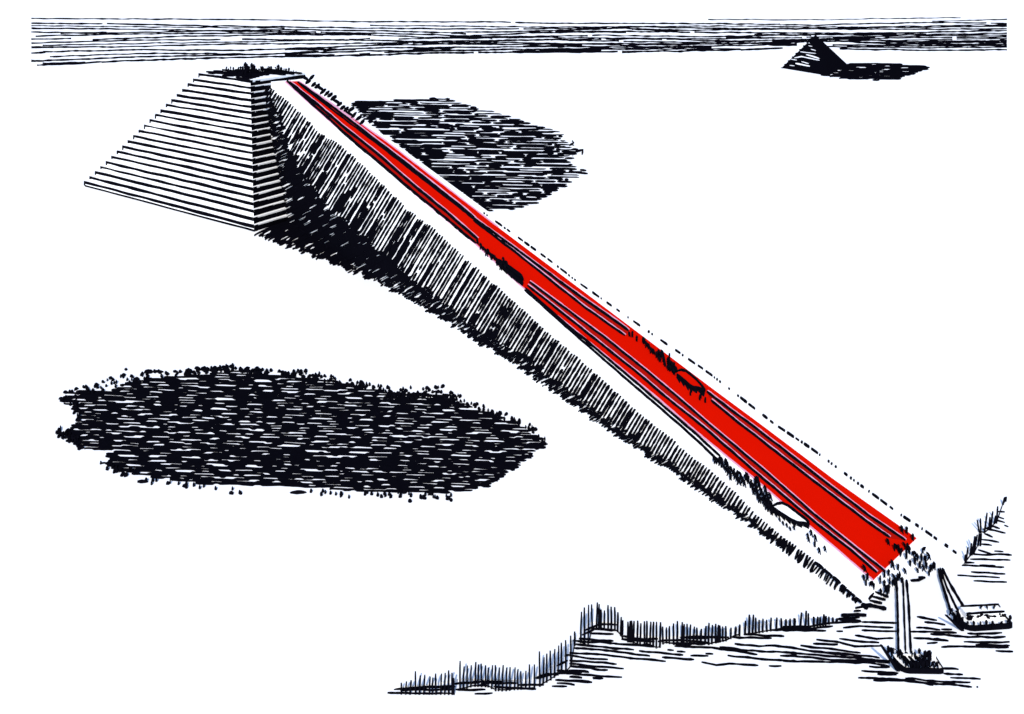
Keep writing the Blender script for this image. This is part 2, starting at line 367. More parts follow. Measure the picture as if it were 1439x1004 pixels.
HB = [(386, 150), (393, 165), (402, 190), (413, 215), (427, 245), (445, 272), (470, 298), (500, 325), (540, 358), (580, 394), (620, 425), (660, 456), (700, 481), (740, 503), (800, 549),
      (850, 587), (900, 622), (950, 656), (1000, 691), (1050, 726), (1100, 761), (1150, 800), (1190, 832), (1212, 848)]
OUT = [(360, 330), (420, 352), (470, 372), (520, 392), (560, 412), (600, 435), (640, 460), (680, 486), (720, 508), (760, 537), (800, 564), (850, 601), (900, 634), (950, 667), (1000, 702),
       (1050, 734), (1100, 769), (1147, 805), (1190, 836), (1212, 849)]
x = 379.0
while x < 1208:                                       # slanting strokes that ink shade onto the ramp's side
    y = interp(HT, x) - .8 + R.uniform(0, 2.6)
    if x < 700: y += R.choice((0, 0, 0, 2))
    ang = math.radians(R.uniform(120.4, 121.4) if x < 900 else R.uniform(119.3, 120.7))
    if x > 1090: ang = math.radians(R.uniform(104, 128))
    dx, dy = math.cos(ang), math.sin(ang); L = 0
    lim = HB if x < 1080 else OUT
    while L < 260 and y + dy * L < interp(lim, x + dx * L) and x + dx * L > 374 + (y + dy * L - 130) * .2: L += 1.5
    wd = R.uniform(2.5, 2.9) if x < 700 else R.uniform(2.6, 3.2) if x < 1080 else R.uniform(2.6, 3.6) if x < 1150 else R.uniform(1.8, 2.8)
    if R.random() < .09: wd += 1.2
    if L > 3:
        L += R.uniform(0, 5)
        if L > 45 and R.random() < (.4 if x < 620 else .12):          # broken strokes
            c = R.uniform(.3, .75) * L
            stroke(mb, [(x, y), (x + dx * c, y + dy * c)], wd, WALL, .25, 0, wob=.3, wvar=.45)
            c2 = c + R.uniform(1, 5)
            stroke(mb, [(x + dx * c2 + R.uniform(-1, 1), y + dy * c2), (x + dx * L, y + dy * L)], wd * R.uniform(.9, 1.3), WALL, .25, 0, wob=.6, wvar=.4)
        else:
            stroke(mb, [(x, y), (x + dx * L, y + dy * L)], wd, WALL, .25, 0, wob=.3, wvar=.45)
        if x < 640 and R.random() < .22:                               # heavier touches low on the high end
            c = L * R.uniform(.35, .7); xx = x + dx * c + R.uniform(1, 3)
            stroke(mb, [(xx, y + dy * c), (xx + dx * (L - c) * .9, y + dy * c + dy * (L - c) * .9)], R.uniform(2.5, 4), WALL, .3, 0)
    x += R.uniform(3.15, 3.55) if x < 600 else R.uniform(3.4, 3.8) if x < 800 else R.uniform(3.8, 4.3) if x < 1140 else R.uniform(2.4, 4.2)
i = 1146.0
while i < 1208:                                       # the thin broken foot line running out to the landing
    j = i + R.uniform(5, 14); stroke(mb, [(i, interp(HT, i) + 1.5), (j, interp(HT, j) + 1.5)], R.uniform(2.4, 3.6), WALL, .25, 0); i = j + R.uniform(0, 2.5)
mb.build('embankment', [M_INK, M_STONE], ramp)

# the ramp's cast shadow, inked along the foot of that side
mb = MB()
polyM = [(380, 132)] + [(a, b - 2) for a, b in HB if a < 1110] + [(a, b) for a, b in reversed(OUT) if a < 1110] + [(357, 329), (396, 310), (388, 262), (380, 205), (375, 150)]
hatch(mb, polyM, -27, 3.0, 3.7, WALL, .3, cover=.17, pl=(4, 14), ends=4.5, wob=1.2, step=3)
for i in range(120):                                  # small lumps roughen the inked shadow's outer edge
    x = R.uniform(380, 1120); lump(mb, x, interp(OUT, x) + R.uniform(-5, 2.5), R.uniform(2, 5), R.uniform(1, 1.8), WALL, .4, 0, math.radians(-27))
tag(mb.build('ramp_shadow', [M_INK]), 'black band of inked shadow along the foot of the ramp side, widest beside the pyramid', 'ramp_shadow', kind='stuff')

# roadway
RL = [(401, 115), (466, 173), (525, 222), (582, 272), (640, 320), (668, 343), (733, 403), (795, 453), (847, 496), (925, 560), (980, 608), (1064, 676), (1227, 816)]
RR = [(419, 114.5), (455.6, 139), (541, 198), (600, 243), (700, 320), (821, 411), (1000, 546), (1073, 600), (1171, 674), (1267, 742), (1288, 757)]
def along_edge(tab, f):
    ds = [0]
    for a, b in zip(tab, tab[1:]): ds.append(ds[-1] + math.dist(a, b))
    s = f * ds[-1]
    for i in range(len(tab) - 1):
        if s <= ds[i + 1] + 1e-6:
            t = (s - ds[i]) / (ds[i + 1] - ds[i]); return (tab[i][0] + (tab[i + 1][0] - tab[i][0]) * t, tab[i][1] + (tab[i + 1][1] - tab[i][1]) * t)
    return tab[-1]
mb = MB(); o = len(mb.v); N = 60
for i in range(N + 1):
    for tab in (RL, RR):
        p, nn = RAMP(*along_edge(tab, i / N)); mb.v += [p + nn * .12, p - nn * .1]
for i in range(N):
    k = o + 4 * i; mb.face([k, k + 4, k + 6, k + 2], 2); mb.face([k, k + 1, k + 5, k + 4], 2); mb.face([k + 2, k + 6, k + 7, k + 3], 2)
mb.face([o, o + 2, o + 3, o + 1], 2); k = o + 4 * N; mb.face([k, k + 1, k + 3, k + 2], 2)
road = mb.build('roadway', MATS, ramp)
mb = MB(); stroke(mb, [(a - .5, b + .2) for a, b in RL], 1.5, RAMP, .16, 4, wob=.2, taper=False)
stroke(mb, [(a + .4, b - .3) for a, b in RR if a < 705], 1.8, RAMP, .16, 4, wob=.2)
mb.build('edging', MATS, road)

def track(lines, bed=None):
    t = MB()
    if bed:
        a, b = bed; o = len(t.v); n = 50
        for i in range(n + 1):
            for tab in (a, b):
                p, nn = RAMP(*along_edge(tab, i / n)); t.v += [p + nn * .17, p]
        for i in range(n):
            k = o + 4 * i; t.face([k, k + 4, k + 6, k + 2], 3); t.face([k, k + 1, k + 5, k + 4], 3); t.face([k + 2, k + 6, k + 7, k + 3], 3)
    else:
        pass
    parent = t.build('track', MATS, ramp) if bed else None
    for pts, wd, pink in lines:
        r = MB(); stroke(r, pts, wd, RAMP, .3, 0, wob=.45, wvar=.22, step=5)
        if pink: stroke(r, [(x_ + wd * .5 * .62 + .45, y_ - wd * .5 * .78 - .45) for x_, y_ in pts], 1.25, RAMP, .26, 4, wob=.3, wvar=.4, step=5)
        if parent: r.build('rail', MATS, parent)
        else: r.build('rail', MATS, ramp)
M1 = [(743.6, 397), (795, 435), (847, 473.5), (899, 515), (946, 554), (1000, 601), (1076, 664.5), (1147, 727), (1200, 770), (1243, 804)]
M2 = [(741, 402), (795, 445), (847, 486.5), (899, 528), (935, 559), (988, 601), (1064, 667), (1147, 737), (1195, 774), (1232, 806)]
R1a = [(655, 300), (710, 340), (785, 396), (870, 456), (883, 466)]; R2a = [(665, 310), (714, 347.5), (769.5, 391.5), (821, 432.5), (878, 473)]
R1b = [(993, 551.5), (1037, 585), (1059, 601), (1147, 669), (1219, 725), (1272, 761)]; R2b = [(999, 563.5), (1037, 595), (1090, 636), (1123, 662), (1219, 735), (1250, 757)]
O1 = [(738, 406), (795, 456), (840, 493), (928, 568), (971, 605), (1012, 642)]; O2 = [(737, 408), (795, 459.5), (840, 499), (906, 556), (963, 605), (1006, 645)]
track([(M1, 3.0, 1), (M2, 3.0, 1)], (M1, M2))
track([(R1b, 3.0, 1), (R2b, 3.0, 1)], (R1b, R2b))
track([(R1a, 3.4, 1), (R2a, 3.0, 1)], (R1a, R2a))
RU = [(418, 115.5), (440, 131), (472, 154.5), (528, 197.5), (595, 249), (655, 297), (668, 309)]
LU1 = [(403, 114), (430, 139), (469, 174), (501, 203), (525, 222), (582, 271), (640, 319), (669, 343)]
LU2 = [(405, 115), (445, 147), (480, 177), (528, 215), (582, 262), (625, 297), (671, 337)]
track([(LU1, 3.8, 0), (LU2, 3.8, 1)], (LU1, LU2))
RU2 = [(421, 119), (472, 159), (528, 201), (595, 253), (655, 300)]
track([(RU, 3.4, 1), (RU2, 2.4, 0)], (RU, RU2))
track([(O1, 2.6, 0), (O2, 2.6, 0)])

# stones edging the far side of the ramp
KE = [(497, 160), (560, 211), (620, 256), (682, 302), (692, 309), (767, 363), (811, 397), (902, 461), (995, 525), (1092, 600), (1142, 633), (1207, 682), (1267, 726), (1300, 748), (1344, 779)]
L = sum(math.dist(a, b) for a, b in zip(KE, KE[1:])); s = 230.0; cnt = 0
while s < L - 3 and cnt < 98:
    d = R.choice((2, 2.5, 3, 6, 9, 12)); a = along_edge(KE, s / L); b = along_edge(KE, min(1, (s + d) / L))
    mb = MB(); stroke(mb, [a, b], R.uniform(1.3, 2.3), RAMP, .45, 0, wob=.3, step=2.5); mb.build('kerb_stone', [M_INK], ramp); cnt += 1
    s += d + R.choice((2.2, 2.6, 3, 4.5, 8, 13))

# dark boulders piled along the top of that edge near the summit
z5 = [(330, 75), (365, 72), (345, 95), (375, 110), (395, 118), (410, 130), (425, 145), (445, 155), (460, 165), (478, 180), (495, 200), (510, 212), (525, 232), (545, 240), (570, 240), (560, 262), (585, 270), (610, 285), (630, 305)]
for i, (a, b) in enumerate(z5):
    mb = MB(); px, py = 340 + a / 3.72, 90 + b / 3.72
    lump(mb, px, py, R.uniform(5, 6.5), R.uniform(2.0, 2.7), RAMP, 1.0, 0, math.radians(R.uniform(-48, -28)) if i % 5 else .5)
    p = RAMP(px, py)[0]
    tag(mb.build('boulder', [M_INK], None, p), 'dark slanting boulder in the row on the ramp edge just below the summit', 'boulder', 'boulders along the ramp edge below the summit')

# ------------------------------------------------------------------ scrub and inked pyramid shadow
def stipple(mb, pts, n, spread, r=(1.2, 2.6), surf=GROUND, hgt=.8):
    L = sum(math.dist(a, b) for a, b in zip(pts, pts[1:]))
    for i in range(n):
        a = along_edge(pts, R.random()); lump(mb, a[0] + R.uniform(-4, 4), a[1] + R.uniform(*spread), R.uniform(*r) * R.choice((1, 1, 1.7)), R.uniform(*r) * .85, surf, hgt, 0, R.uniform(-.5, .5))
mb = MB()
GROVE = [(86, 562), (100, 551), (125, 550), (150, 549), (180, 537), (230, 530.5), (290, 526), (330, 522), (360, 525), (420, 529), (460, 535), (500, 543), (540, 550), (580, 553), (620, 551), (650, 569), (690, 581),
         (730, 595), (755, 612), (766, 628), (750, 640), (728, 655), (716, 668), (690, 682), (670, 690), (620, 694), (540, 693), (480, 689), (420, 686), (350, 684), (300, 682), (250, 677), (200, 669), (165, 663), (142, 652), (152, 642),
         (158, 634), (120, 632), (92, 621), (88, 610), (100, 600), (112, 592), (108, 580), (95, 568)]
hatch(mb, GROVE, 1.6, 3.4, 3.6, GROUND, .15, cover=.47, pl=(5, 30), sides=(0, 1, 1, 1), pinch=.06, ends=6, wob=1.3)
stipple(mb, [(84, 562), (130, 548), (180, 533), (230, 527)], 60, (-7, 6)); stipple(mb, [(230, 528), (290, 521), (330, 517), (365, 523), (420, 525)], 100, (-3, 4), (1.6, 3))
stipple(mb, [(420, 524), (460, 531), (500, 540), (545, 546)], 70, (-3, 6)); stipple(mb, [(540, 550), (590, 549), (620, 546), (650, 565)], 80, (-4, 14))
stipple(mb, [(650, 568), (700, 582), (740, 598), (768, 626)], 45, (-4, 5)); stipple(mb, [(80, 605), (95, 615), (115, 628)], 40, (-8, 6)); stipple(mb, [(140, 652), (165, 662), (200, 670)], 24, (-6, 5))
stipple(mb, [(200, 676), (300, 688), (330, 692), (345, 690)], 16, (-3, 4)); stipple(mb, [(430, 692), (500, 697), (560, 695), (640, 700)], 40, (-3, 4))
stipple(mb, [(100, 560), (112, 590)], 20, (-6, 6))
for a, b, r1, r2 in ((177, 520, 2.4, 1.6), (155, 532, 2.8, 1.3), (209, 523, 7, 3.2), (222, 523, 8, 1.5), (246, 523, 4, 1.4), (86, 561, 4, 1.5), (576, 705, 3.2, 2.2), (634, 704, 2.6, 2), (325, 694, 4, 2), (338, 694, 2.5, 2.4), (200, 678, 9, 2), (420, 693, 12, 2)):
    lump(mb, a, b, r1, r2, GROUND, .6, 0)
tag(mb.build('scrub_and_shadow', [M_INK]), 'large dense black patch of scrub with ragged dotted edges on the plain at lower left', 'scrub', kind='stuff')

mb = MB()  # cast shadow of the big pyramid, drawn as dark strokes on the plain
PYR_SHADOW = [(489, 144), (520, 142), (560, 140.5), (632, 138), (645, 143), (665, 149), (700, 160), (725, 166), (748, 172), (762, 178), (785, 184), (797, 197), (806, 202), (812, 209), (818, 213), (806, 221), (806, 230), (824, 241), (812, 250), (800, 258), (795, 265),
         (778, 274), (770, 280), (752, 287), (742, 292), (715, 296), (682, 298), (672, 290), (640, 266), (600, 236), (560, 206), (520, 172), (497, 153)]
hatch(mb, PYR_SHADOW, .8, 3.0, 3.1, GROUND, .15, cover=.66, pl=(12, 75), sides=(0, 1, 1), pinch=.08, ends=5, wob=.7, brk=.012)
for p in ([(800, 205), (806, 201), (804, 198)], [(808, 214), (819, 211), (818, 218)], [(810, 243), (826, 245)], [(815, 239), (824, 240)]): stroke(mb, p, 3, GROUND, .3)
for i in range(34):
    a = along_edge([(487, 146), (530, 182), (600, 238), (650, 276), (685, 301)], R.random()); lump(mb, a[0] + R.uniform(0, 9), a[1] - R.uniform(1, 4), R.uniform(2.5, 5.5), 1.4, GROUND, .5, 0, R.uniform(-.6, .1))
tag(mb.build('scrub_and_shadow', [M_INK]), 'dark rounded patch of streaky inked pyramid shadow on the plain behind the upper ramp', 'scrub', kind='stuff')

# ------------------------------------------------------------------ far pyramid
a, b, c = G(1098, 96), G(1164, 107), G(1191, 91); d = a + c - b
ctr = (a + c) / 2; apx = Vector((ctr.x, ctr.y, 0)); apx.z = H - (49 - CY) * ctr.y / F
mb = MB(); mb.add([a, b, c, d, apx], [[0, 1, 4], [1, 2, 4], [2, 3, 4], [3, 0, 4]], 0)
fn = (b - a).cross(apx - a); fn = fn if fn.dot(EYE - a) > 0 else -fn; FACE = on_plane(a, fn)
for z, wd in (([(470, 215), (500, 210), (575, 225)], 1.3), ([(520, 203), (575, 220)], 1.6), ([(475, 240), (535, 250)], 1.8), ([(500, 232), (530, 240)], 1.0), ([(540, 180), (560, 186)], .9), ([(530, 165), (545, 168)], .8), ([(495, 190), (560, 197)], .8), ([(455, 222), (480, 226)], .9), ([(520, 150), (535, 153)], .7), ([(450, 248), (470, 250)], .8)):
    stroke(mb, Z3(z, 960, 10, 3.004), wd, FACE, .6, 1, step=3)
for i in range(9):                                    # ragged stepped edge
    f = i / 9; p = a.lerp(apx, f); lump(mb, 1098 + 47 * f + 1, 96 - 47 * f + .5, 2.6, 1.3, FACE, 1.2, 0)
tag(mb.build('small_pyramid', [M_INK, M_STONE], None, ctr), 'small far black pyramid with a sharp peak standing below the horizon', 'pyramid')
mb = MB()  # the small pyramid's cast shadow, hatched in black on the ground
hatch(mb, [(1180, 90), (1210, 89.5), (1256, 90.5), (1296, 92), (1309, 96), (1298, 99.5), (1290, 103.5), (1276, 107), (1260, 112.5), (1230, 113), (1185, 111), (1160, 107.5), (1150, 105)], .6, 2.0, 2.5, GROUND, .5, cover=.16, pl=(4, 14), pinch=.1, ends=4)
tag(mb.build('scrub_and_shadow', [M_INK]), 'thin black strip of inked shadow running right from the small far pyramid', 'scrub', kind='stuff')

# ------------------------------------------------------------------ reeds
ra = [(108, 630), (135, 622), (163, 615), (198, 558), (222, 585), (250, 580), (284, 592), (303, 598), (327, 573), (357, 573), (382, 568), (407, 553), (430, 568), (440, 600), (478, 493), (498, 528), (523, 522), (546, 520), (573, 500), (592, 515),
      (615, 510), (640, 520), (655, 535), (678, 520), (703, 520), (722, 535), (745, 520), (770, 535), (793, 532), (822, 533), (843, 545), (865, 560), (893, 555), (917, 515), (948, 515), (983, 433), (1003, 470), (1025, 447), (1052, 428), (1075, 418),
      (1097, 395), (1120, 378), (1148, 362), (1180, 333), (1203, 307), (1240, 182), (1265, 155), (1288, 138), (1313, 135), (1340, 123), (1355, 133), (1368, 168)]
ba = [(0, 700), (440, 702), (470, 675), (520, 665), (560, 650), (660, 655), (700, 678), (760, 680), (830, 672), (950, 665), (985, 650), (1025, 625), (1052, 610), (1097, 580), (1148, 560), (1180, 525), (1203, 392), (1240, 375), (1290, 400), (1300, 300), (1370, 285), (1439, 270)]
rb = [(192, 165), (220, 173), (245, 140), (265, 150), (288, 152), (305, 185), (325, 215), (335, 235), (370, 245), (380, 240), (388, 238), (396, 238), (405, 240), (430, 238), (447, 255), (475, 242), (490, 240), (510, 245), (530, 245), (550, 245), (572, 248), (592, 275), (615, 280), (632, 272), (660, 255),
      (683, 240), (710, 247), (722, 260), (745, 258), (762, 262), (785, 275), (808, 282), (832, 290), (858, 272), (880, 252), (900, 265), (925, 258), (938, 265), (945, 268), (953, 268), (970, 275), (990, 272), (1020, 282), (1050, 275), (1075, 262), (1110, 238), (1137, 200), (1158, 200), (1178, 218), (1200, 232),
      (1222, 225), (1248, 232), (1272, 218), (1308, 218), (1342, 222), (1368, 230), (1393, 232), (1423, 222)]
bb = [(180, 290), (300, 300), (325, 330), (345, 368), (400, 372), (440, 395), (500, 385), (540, 408), (565, 412), (600, 375), (700, 395), (770, 400), (800, 370), (880, 388), (945, 372), (1000, 362), (1050, 332), (1150, 322), (1270, 302), (1439, 275)]
rc = [(20, 385), (45, 382), (70, 380), (105, 345), (135, 335), (155, 350), (185, 370), (205, 370), (222, 372), (240, 355), (255, 365), (275, 370), (300, 375), (320, 380)]
bc = [(0, 432), (150, 432), (240, 422), (320, 405)]
rd = [(1150, 150, 1165, 95), (1170, 125, 1175, 92), (1105, 280, 1115, 160), (1065, 320, 1080, 195), (1052, 325, 1060, 235), (1020, 350, 1040, 205), (985, 345, 970, 255), (995, 345, 993, 245), (975, 440, 985, 350), (992, 440, 1000, 350), (945, 500, 970, 360), (932, 505, 955, 370), (920, 510, 930, 420), (890, 555, 905, 450), (880, 555, 888, 500), (1090, 285, 1100, 225)]
blades = [((A[0] + x / A[2], A[1] + interp(ba, x) / A[2]), (A[0] + (x + R.uniform(-3, 8)) / A[2], A[1] + y / A[2])) for x, y in ra]
blades += [((B[0] + x / B[2], B[1] + interp(bb, x) / B[2]), (B[0] + (x + R.uniform(-2, 6)) / B[2], B[1] + y / B[2])) for x, y in rb]
blades += [((C_[0] + x / C_[2], C_[1] + interp(bc, x) / C_[2]), (C_[0] + (x + R.uniform(-2, 8)) / C_[2], C_[1] + y / C_[2])) for x, y in rc]
blades += [((D_[0] + a / D_[2], D_[1] + b / D_[2]), (D_[0] + c / D_[2], D_[1] + d / D_[2])) for a, b, c, d in rd]
def blade(mb, b, t, wd):
    p = WATER(*b)[0]; sc = F / p.y; hh = (b[1] - t[1]) / sc; lean = (t[0] - b[0]) / sc; hw = wd / 2 / sc
    hh *= math.hypot(p.y, H) / math.hypot(p.y, H)           # upright blade; perspective keeps heights in this upright view
    o = len(mb.v); sd = R.random() * 50
    for i in range(6):
        f = i / 5; r = hw * (1.0 if i < 5 else .75); cx = p.x + lean * f + .25 * hw * ns(f * 3, sd); z = p.z + hh * f
        for k in range(4):
            an = math.pi / 4 + k * math.pi / 2; mb.v.append(Vector((cx + r * 1.3 * math.cos(an), p.y + r * 1.3 * math.sin(an), z)))
    for i in range(5):
        for k in range(4):
            j = (k + 1) % 4; mb.face([o + 4 * i + k, o + 4 * i + j, o + 4 * i + 4 + j, o + 4 * i + 4 + k])
    mb.face([o + 20 + k for k in range(4)])
cl = [(0, 442, 'low dark reeds at the far left tip of the bank', 0), (442, 700, 'dark reeds on the lower bank right of the low tip clump', 0)]
groups = [(540, 641, 'low clump of dark reeds at the leftmost tip of the river bank'), (641, 700, 'clump of upright dark reeds right of the leftmost low clump'), (700, 757, 'short even dark reeds left of the steep bend in the bank'),
          (757, 813, 'dark reeds climbing the steep bend in the bank'), (813, 876, 'tallest clump of dark reeds at the top of the bend'), (876, 931, 'dense dark reeds just right of the tallest clump'),
          (931, 990, 'uneven dark reeds midway along the near bank'), (990, 1040, 'dark reeds with one thick stem left of the twin tall stems'), (1040, 1088, 'dark reeds around two tall joined stems on the near bank'), (1088, 1130, 'short sparse dark reeds approaching the ramp foot'),
          (1130, 1300, 'last dark reeds on the near bank beside the ramp foot'), (1300, 1439, 'tall slanting dark reeds on the right bank beyond the landing')]
for x0, x1, lab in groups:
    mine = [q for q in blades if x0 <= q[0][0] < x1]
    if not mine: continue
    mb = MB()
    for b, t in mine: blade(mb, b, t, R.uniform(2.4, 3.0) if x0 < 1300 else 1.9)
    bs = sorted(b for b, t in mine); zb = WATERZ
    stroke(mb, [(bs[0][0] - 1.5, bs[0][1] - .8)] + [(a_, b_ - .8) for a_, b_ in bs] + [(bs[-1][0] + 1.5, bs[-1][1] - .8)], 1.3, on_z(zb), .1, 0, step=3)
    c = sum((WATER(*b)[0] for b, t in mine), Vector()) / len(mine)
    tag(mb.build('reed_clump', [M_INK], None, c), lab, 'reeds', 'reed clumps along the river bank')

# ------------------------------------------------------------------ people
def figure(name, J, E, rad):
    me = bpy.data.meshes.new(name); me.from_pydata(J, E, []); ob = bpy.data.objects.new(name, me); COL.objects.link(ob)
    md = ob.modifiers.new('skin', 'SKIN'); sk = me.skin_vertices[0].data if me.skin_vertices else None
    if sk is None:
        me.attributes  # the modifier adds the layer on creation in the interface only
    return ob, md
def tube_body(joints, chains, rads):
    """one continuous skinned figure: joints with radii, grown by a Skin modifier and baked"""
    me = bpy.data.meshes.new('body'); names = list(joints); ix = {n: i for i, n in enumerate(names)}
    ed = []
    for ch in chains:
        for a, b in zip(ch, ch[1:]): ed.append((ix[a], ix[b]))
    me.from_pydata([joints[n] for n in names], ed, [])
    ob = bpy.data.objects.new('body', me); COL.objects.link(ob)
    bpy.context.view_layer.objects.active = ob
    ob.modifiers.new('skin', 'SKIN')
    if not me.skin_vertices:
        ob.select_set(True); bpy.ops.mesh.customdata_skin_add()
    for n in names:
        sv = me.skin_vertices[0].data[ix[n]]; sv.radius = (rads[n], rads[n]); sv.use_root = (n == 'pelvis')
    ob.modifiers['skin'].use_smooth_shade = True
    s = ob.modifiers.new('sub', 'SUBSURF'); s.levels = 1; s.render_levels = 1
    dg = bpy.context.evaluated_depsgraph_get(); out = bpy.data.meshes.new_from_object(ob.evaluated_get(dg))
    bpy.data.objects.remove(ob); out.materials.clear(); out.materials.append(M_INK); return out
CH = [('pelvis', 'belly', 'chest', 'neck', 'chin', 'crown'), ('chest', 'shL', 'elL', 'wrL', 'haL'), ('chest', 'shR', 'elR', 'wrR', 'haR'), ('pelvis', 'hiL', 'knL', 'anL', 'toL'), ('pelvis', 'hiR', 'knR', 'anR', 'toR')]
RD = dict(pelvis=.17, belly=.155, chest=.18, neck=.07, chin=.10, crown=.11, shL=.085, shR=.085, elL=.06, elR=.06, wrL=.045, wrR=.045, haL=.05, haR=.05, hiL=.12, hiR=.12, knL=.085, knR=.085, anL=.055, anR=.055, toL=.05, toR=.05)
RD = {k: v * 1.75 for k, v in RD.items()}                         # loose clothing thickens the outline
def pose(lean, step, armf, armz):
    """+X is forward; lean tips the trunk, step spreads the legs, armf/armz place the hands"""
    s, c = math.sin(lean), math.cos(lean)
    def T(y, up, fw=0): return (s * up + c * fw, y, .92 + c * up - s * fw)
    j = dict(pelvis=(0, 0, .92), belly=T(0, .2), chest=T(0, .42), neck=T(0, .56), chin=T(0, .66, .03), crown=T(0, .80, .02))
    for sg, n in ((1, 'L'), (-1, 'R')):
        f = step * sg
        j['hi' + n] = (0.0, .10 * sg, .84); j['kn' + n] = (f * .5 + .05, .11 * sg, .47); j['an' + n] = (f - .02, .12 * sg, .08); j['to' + n] = (f + .15, .13 * sg, .05)
        j['sh' + n] = T(.21 * sg, .47); e = T(.27 * sg, .47 - .2 * armz, .2 * armf); j['el' + n] = e
        j['wr' + n] = T(.22 * sg, .47 - .38 * armz, .45 * armf); j['ha' + n] = T(.2 * sg, .47 - .44 * armz, .55 * armf)
    return tube_body(j, CH, RD)
POSES = {'stand': pose(.05, .10, .12, 1.2), 'haul': pose(.62, .32, .8, .45), 'lift': pose(.12, .16, .75, -.4), 'bend': pose(.9, .18, .9, .9)}
RAMP_DIR = math.atan2(along_h.y, along_h.x)
def person(px, py, hpx, surf, ps, head, label, group):
    """feet at the picture point, hpx = height as drawn"""
    p, n = surf(px, py); sc = 1.12 * hpx / (F / p.y) / (1.74 * (.97 if ps != 'haul' else .88))
    o = bpy.data.objects.new('person', POSES[ps]); COL.objects.link(o); o.location = p; o.rotation_euler = (0, 0, head + R.uniform(-.35, .35)); o.scale = (sc, sc, sc)
    tag(o, label, 'person', group); return o

T1 = 'worker in dark clothing leaning uphill in the team hauling the white topped sledge'
z = [(440, 375), (455, 372), (480, 370), (470, 390), (482, 400), (500, 390), (512, 405), (505, 425), (520, 445), (535, 430), (550, 440), (530, 470), (558, 470), (570, 455), (590, 462), (580, 500), (600, 490), (612, 510), (620, 475), (635, 490), (630, 470), (650, 515), (660, 530), (675, 495), (690, 500), (698, 520),
     (665, 555), (680, 540), (690, 575), (700, 605), (712, 565), (735, 545), (725, 590), (742, 572), (750, 600), (765, 590), (730, 625), (745, 615), (742, 650), (770, 640), (772, 675), (758, 660)]
for a, b in z: person(900 + a / 4.18, 560 + b / 4.18 + 3.5, R.uniform(9, 11.5), RAMP, R.choice(('haul', 'haul', 'bend', 'stand')), RAMP_DIR, T1, 'haulers of the white topped sledge')
T1b = 'worker in dark clothing walking behind the white topped sledge on the ramp'
for a, b in ((990, 835), (1005, 800), (1030, 828), (1025, 862), (1052, 903), (1086, 890), (985, 815)): person(900 + a / 4.18, 560 + b / 4.18 + 3.5, R.uniform(7, 9.5), RAMP, R.choice(('stand', 'haul')), RAMP_DIR, T1b, 'followers of the white topped sledge')
T1c = 'worker in dark clothing bending at the near side of the white topped sledge'
for a, b in ((820, 715), (840, 738), (862, 750), (882, 770), (905, 765), (800, 690)): person(900 + a / 4.18, 560 + b / 4.18 + 3, 6.5, RAMP, 'bend', RAMP_DIR, T1c, 'pushers beside the white topped sledge')
T2 = 'worker in dark clothing leaning uphill in the team hauling the open red sledge'
for a, b in ((205, 235), (222, 238), (250, 265), (290, 272), (300, 285), (315, 308), (330, 318), (345, 345), (360, 350), (380, 375), (395, 362), (405, 372), (400, 398), (418, 365), (425, 400), (432, 428), (465, 422), (450, 410), (490, 437), (455, 455), (470, 462), (490, 480), (505, 470), (478, 440)):
    person(840 + a / 4.564, 420 + b / 4.564 + 3, R.uniform(8, 10), RAMP, R.choice(('haul', 'haul', 'bend', 'stand')), RAMP_DIR, T2, 'haulers of the open red sledge')
T2b = 'worker in dark clothing following close behind the open red sledge'
for a, b in ((655, 642), (690, 658), (662, 630), (595, 612), (460, 375)): person(840 + a / 4.564, 420 + b / 4.564 + 3, 8, RAMP, 'stand', RAMP_DIR, T2b if a > 500 else 'worker in dark clothing walking alone at the right edge beside the hauling team', 'followers of the open red sledge' if a > 500 else 'lone walker beside the hauling team')
T3 = 'worker in dark clothing hauling the black sledge on the upper left of the roadway'
for a, b in ((120, 160), (140, 190), (155, 195), (180, 218), (168, 225), (205, 240), (215, 250), (195, 245), (235, 268), (225, 275), (250, 290), (262, 262), (280, 278), (245, 300), (270, 305)):
    person(640 + a / 3.861, 300 + b / 3.861 + 3, R.uniform(7, 9), RAMP, R.choice(('haul', 'bend')), RAMP_DIR, T3, 'haulers of the black sledge')
T4 = 'worker in dark clothing in the crowd on the landing at the foot of the ramp'
z = [(180, 605), (172, 665), (195, 662), (185, 700), (215, 703), (240, 720), (285, 685), (315, 642), (345, 632), (315, 710), (290, 768), (320, 752), (345, 748), (335, 765), (352, 692), (385, 655), (400, 690), (372, 702), (425, 652), (440, 690), (375, 582), (412, 592), (465, 618), (408, 670), (390, 705),
     (345, 415), (395, 440), (388, 455), (410, 455), (420, 470), (430, 490), (440, 330), (472, 337), (515, 382), (460, 430), (478, 445), (470, 462), (490, 475), (470, 512), (515, 490), (540, 510), (550, 525), (530, 552), (497, 562), (585, 472), (600, 522), (632, 520), (575, 530), (565, 580), (553, 610), (595, 600), (610, 580), (650, 592), (668, 585), (630, 630), (605, 560), (640, 600)]
def LAND(px, py):
    p, n = RAMP(px, py)
    return (p, n) if p.z > 0 else GROUND(px, py)
for a, b in z: person(1180 + a / 5.019, 680 + b / 5.019 + 4.5, R.uniform(8, 11), LAND, R.choice(('stand', 'stand', 'haul', 'lift', 'bend')), R.uniform(0, 6.28), T4, 'crowd on the landing')
T5 = 'worker in dark clothing among the crowd on the flat summit of the unfinished pyramid'
